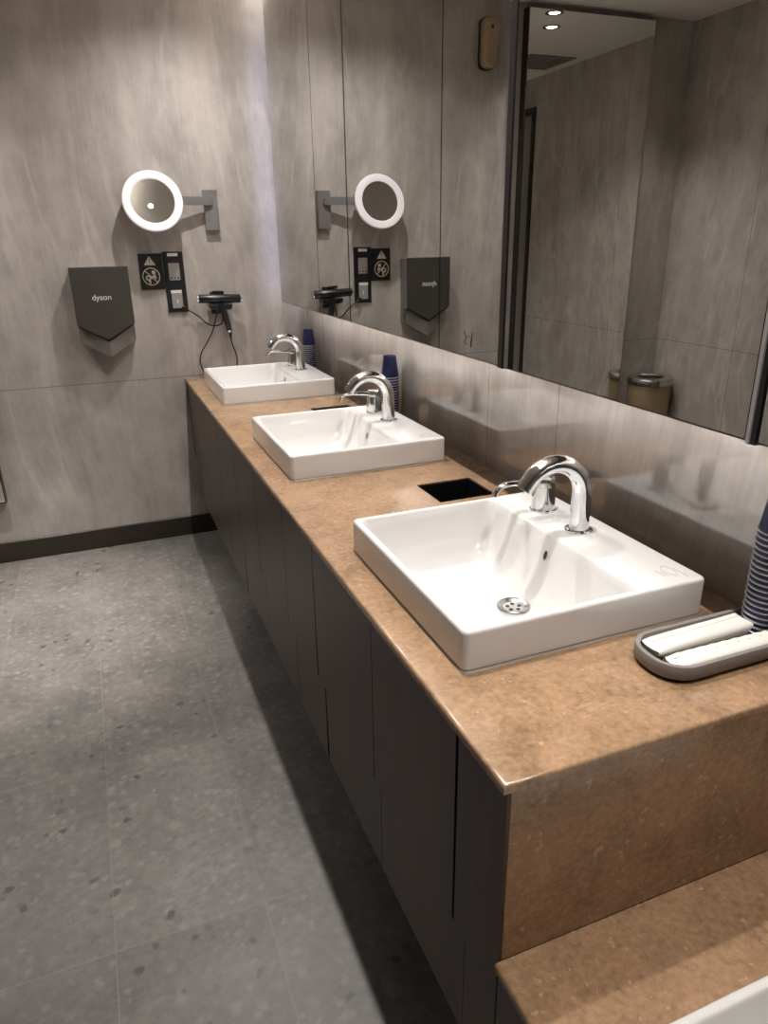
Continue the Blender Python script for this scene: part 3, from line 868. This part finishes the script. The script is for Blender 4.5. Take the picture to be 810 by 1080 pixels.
def packet(label, x0, x1, yc0, yc1, w, h, z, ridges, mat=M_paper):
    """rolled, folded paper towel lying along x with creased ends"""
    bm = bmesh.new(); loops = []
    n, mseg = 20, 34
    for i in range(mseg + 1):
        t = i / mseg; x = x0 + (x1 - x0) * t; yc = yc0 + (yc1 - yc0) * t
        fl = 1 - .45 * max(0, 1 - t / .08)
        L = []
        for k in range(n):
            a = 2 * PI * k / n
            c_, s_ = math.cos(a), math.sin(a)
            c_ = math.copysign(abs(c_) ** .6, c_); s_ = math.copysign(abs(s_) ** .75, s_)
            rg = 1 + (ridges * (.5 + .5 * math.sin(i * 2.1 + k)) if s_ > 0 else 0)
            L.append((x + .003 * math.sin(3 * a), yc + w * c_ * (1 + .03 * math.sin(5 * t + a)), z + h * (1 + s_ * fl) * rg))
        loops.append(L)
    loft(bm, loops); fix(bm)
    o = tag(obj('paper_towel', bm, mat, None, 60), label, 'paper towel', 'wrapped towels in the tray')
    rebase(o, ((x0 + x1) / 2, (yc0 + yc1) / 2, z))
    # folded-over flap along the top
    bm = bmesh.new()
    pts = [(x0 + .008, yc0 + w * .15, z + 2 * h * .97), (x1 - .004, yc1 + w * .25, z + 2 * h * .97)]
    tube(bm, [(p[0], p[1], p[2] + .0006) for p in pts], .0012, 6)
    obj('fold_crease', bm, mat, o, 60)
    return o
packet('rolled white paper towel at the back of the grey tray', .366, .575, -2.999, -2.992, .0225, .0092, H + .0165, .0)
packet('embossed white paper towel along the front edge of the tray', .371, .642, -3.046, -3.050, .0195, .0095, H + .0105, .10)
packet('flat white paper towel underneath, against the rear rim', .385, .572, -2.990, -2.988, .0225, .003, H + .0102, .10)

# ------------------------------------------------------------------ ceiling fixtures seen in the mirrors
for i, (x, y, lab) in enumerate(((-1.32, -.46, 'round ceiling downlight reflected in the tall mirror, lower of the pair'), (-1.17, -.21, 'round ceiling downlight reflected in the tall mirror, touching its top edge'))):
    t = thing('downlight', lab, 'ceiling light', (x, y, CZ), 'ceiling downlights')
    bm = bmesh.new(); lathe(bm, [(.030, -.0005), (.050, -.0005), (.050, -.004), (.036, -.006), (.030, -.002)], (x, y, CZ), 36, 'z', (False, False)); obj('trim_ring', bm, M_steel, t, 40)
    bm = bmesh.new(); lathe(bm, [(.0295, -.0028), (.0295, -.0008)], (x, y, CZ), 32, 'z'); obj('lens', bm, M_lamp, t)
v = thing('ceiling_vent', 'grey rectangular air vent in the ceiling, reflected in the tall mirror', 'vent', (-1.75, -1.26, CZ))
bm = bmesh.new()
for a in ((-1.93, -1.57, -1.45, -1.43), (-1.93, -1.57, -1.09, -1.07), (-1.93, -1.91, -1.43, -1.09), (-1.59, -1.57, -1.43, -1.09)): box(bm, *a, CZ - .008, CZ - .0005)
obj('vent_frame', bm, M_vent, v)
bm = bmesh.new()
for k in range(11): box(bm, -1.91, -1.59, -1.42 + k * .03, -1.40 + k * .03, CZ - .006, CZ - .0008)
obj('louvres', bm, M_vent, v)

# ------------------------------------------------------------------ lights
def spot(name, loc, power, size=140, blend=1.0, rad=.02, col=(1, .965, .93), aim=None):
    l = bpy.data.lights.new(name, 'SPOT'); l.energy = power; l.spot_size = math.radians(size); l.spot_blend = blend
    l.shadow_soft_size = rad; l.color = col
    o = bpy.data.objects.new(name, l); COL.objects.link(o); o.location = loc
    if aim: o.rotation_euler = (Vector(aim) - Vector(loc)).to_track_quat('-Z', 'Y').to_euler()
    return o
LXA = .125
for y, p in ((-.60, 50), (-1.55, 58), (-2.60, 57), (-3.42, 58), (-5.0, 150)):  # row over the basins; rearmost is an unseen fill lamp added behind the camera
    spot('ceiling_or_fill_spot', (LXA, y, CZ - .03), p * 1.15, (148 if y > -1 else 128) if y > -3 else (84 if y > -4 else 84))
for x, y in ((-1.32, -.46), (-1.17, -.21)):
    spot('ceiling_or_fill_spot', (x, y, CZ - .03), 46, 110)

spot('ceiling_or_fill_spot', (-.86, -.74, CZ - .03), 420, 44)  # extra lamp with no known fixture, added to brighten the far floor

w = bpy.data.worlds.new('world'); w.use_nodes = True; S.world = w
w.node_tree.nodes['Background'].inputs[0].default_value = (.5, .5, .52, 1)
w.node_tree.nodes['Background'].inputs[1].default_value = .05

# ------------------------------------------------------------------ camera
cd = bpy.data.cameras.new('camera'); cam = bpy.data.objects.new('camera', cd); COL.objects.link(cam)
yaw, pit, rol, F = .37449, .36834, -.016535, 756.45
f = Vector((math.sin(yaw) * math.cos(pit), math.cos(yaw) * math.cos(pit), -math.sin(pit)))
r = Vector((math.cos(yaw), -math.sin(yaw), 0)); u = r.cross(f)
r2 = r * math.cos(rol) + u * math.sin(rol); u2 = -r * math.sin(rol) + u * math.cos(rol)
cam.matrix_world = Matrix(((r2.x, u2.x, -f.x, -.40777), (r2.y, u2.y, -f.y, -3.78784), (r2.z, u2.z, -f.z, 1.5167), (0, 0, 0, 1)))
cd.sensor_fit = 'VERTICAL'; cd.sensor_height = 24; cd.lens = 24 * F / 1080
cd.clip_start = .02
S.camera = cam

# ------------------------------------------------------------------ colour and sampling behaviour
S.view_settings.view_transform = 'Standard'
S.view_settings.look = 'None'
S.view_settings.gamma = 1
S.view_settings.exposure = 0.14
S.view_settings.use_curve_mapping = False
c = S.cycles
c.max_bounces = 14; c.diffuse_bounces = 5; c.glossy_bounces = 8
c.caustics_reflective = True
c.blur_glossy = 0.42
c.sample_clamp_indirect = 12
c.use_denoising = True
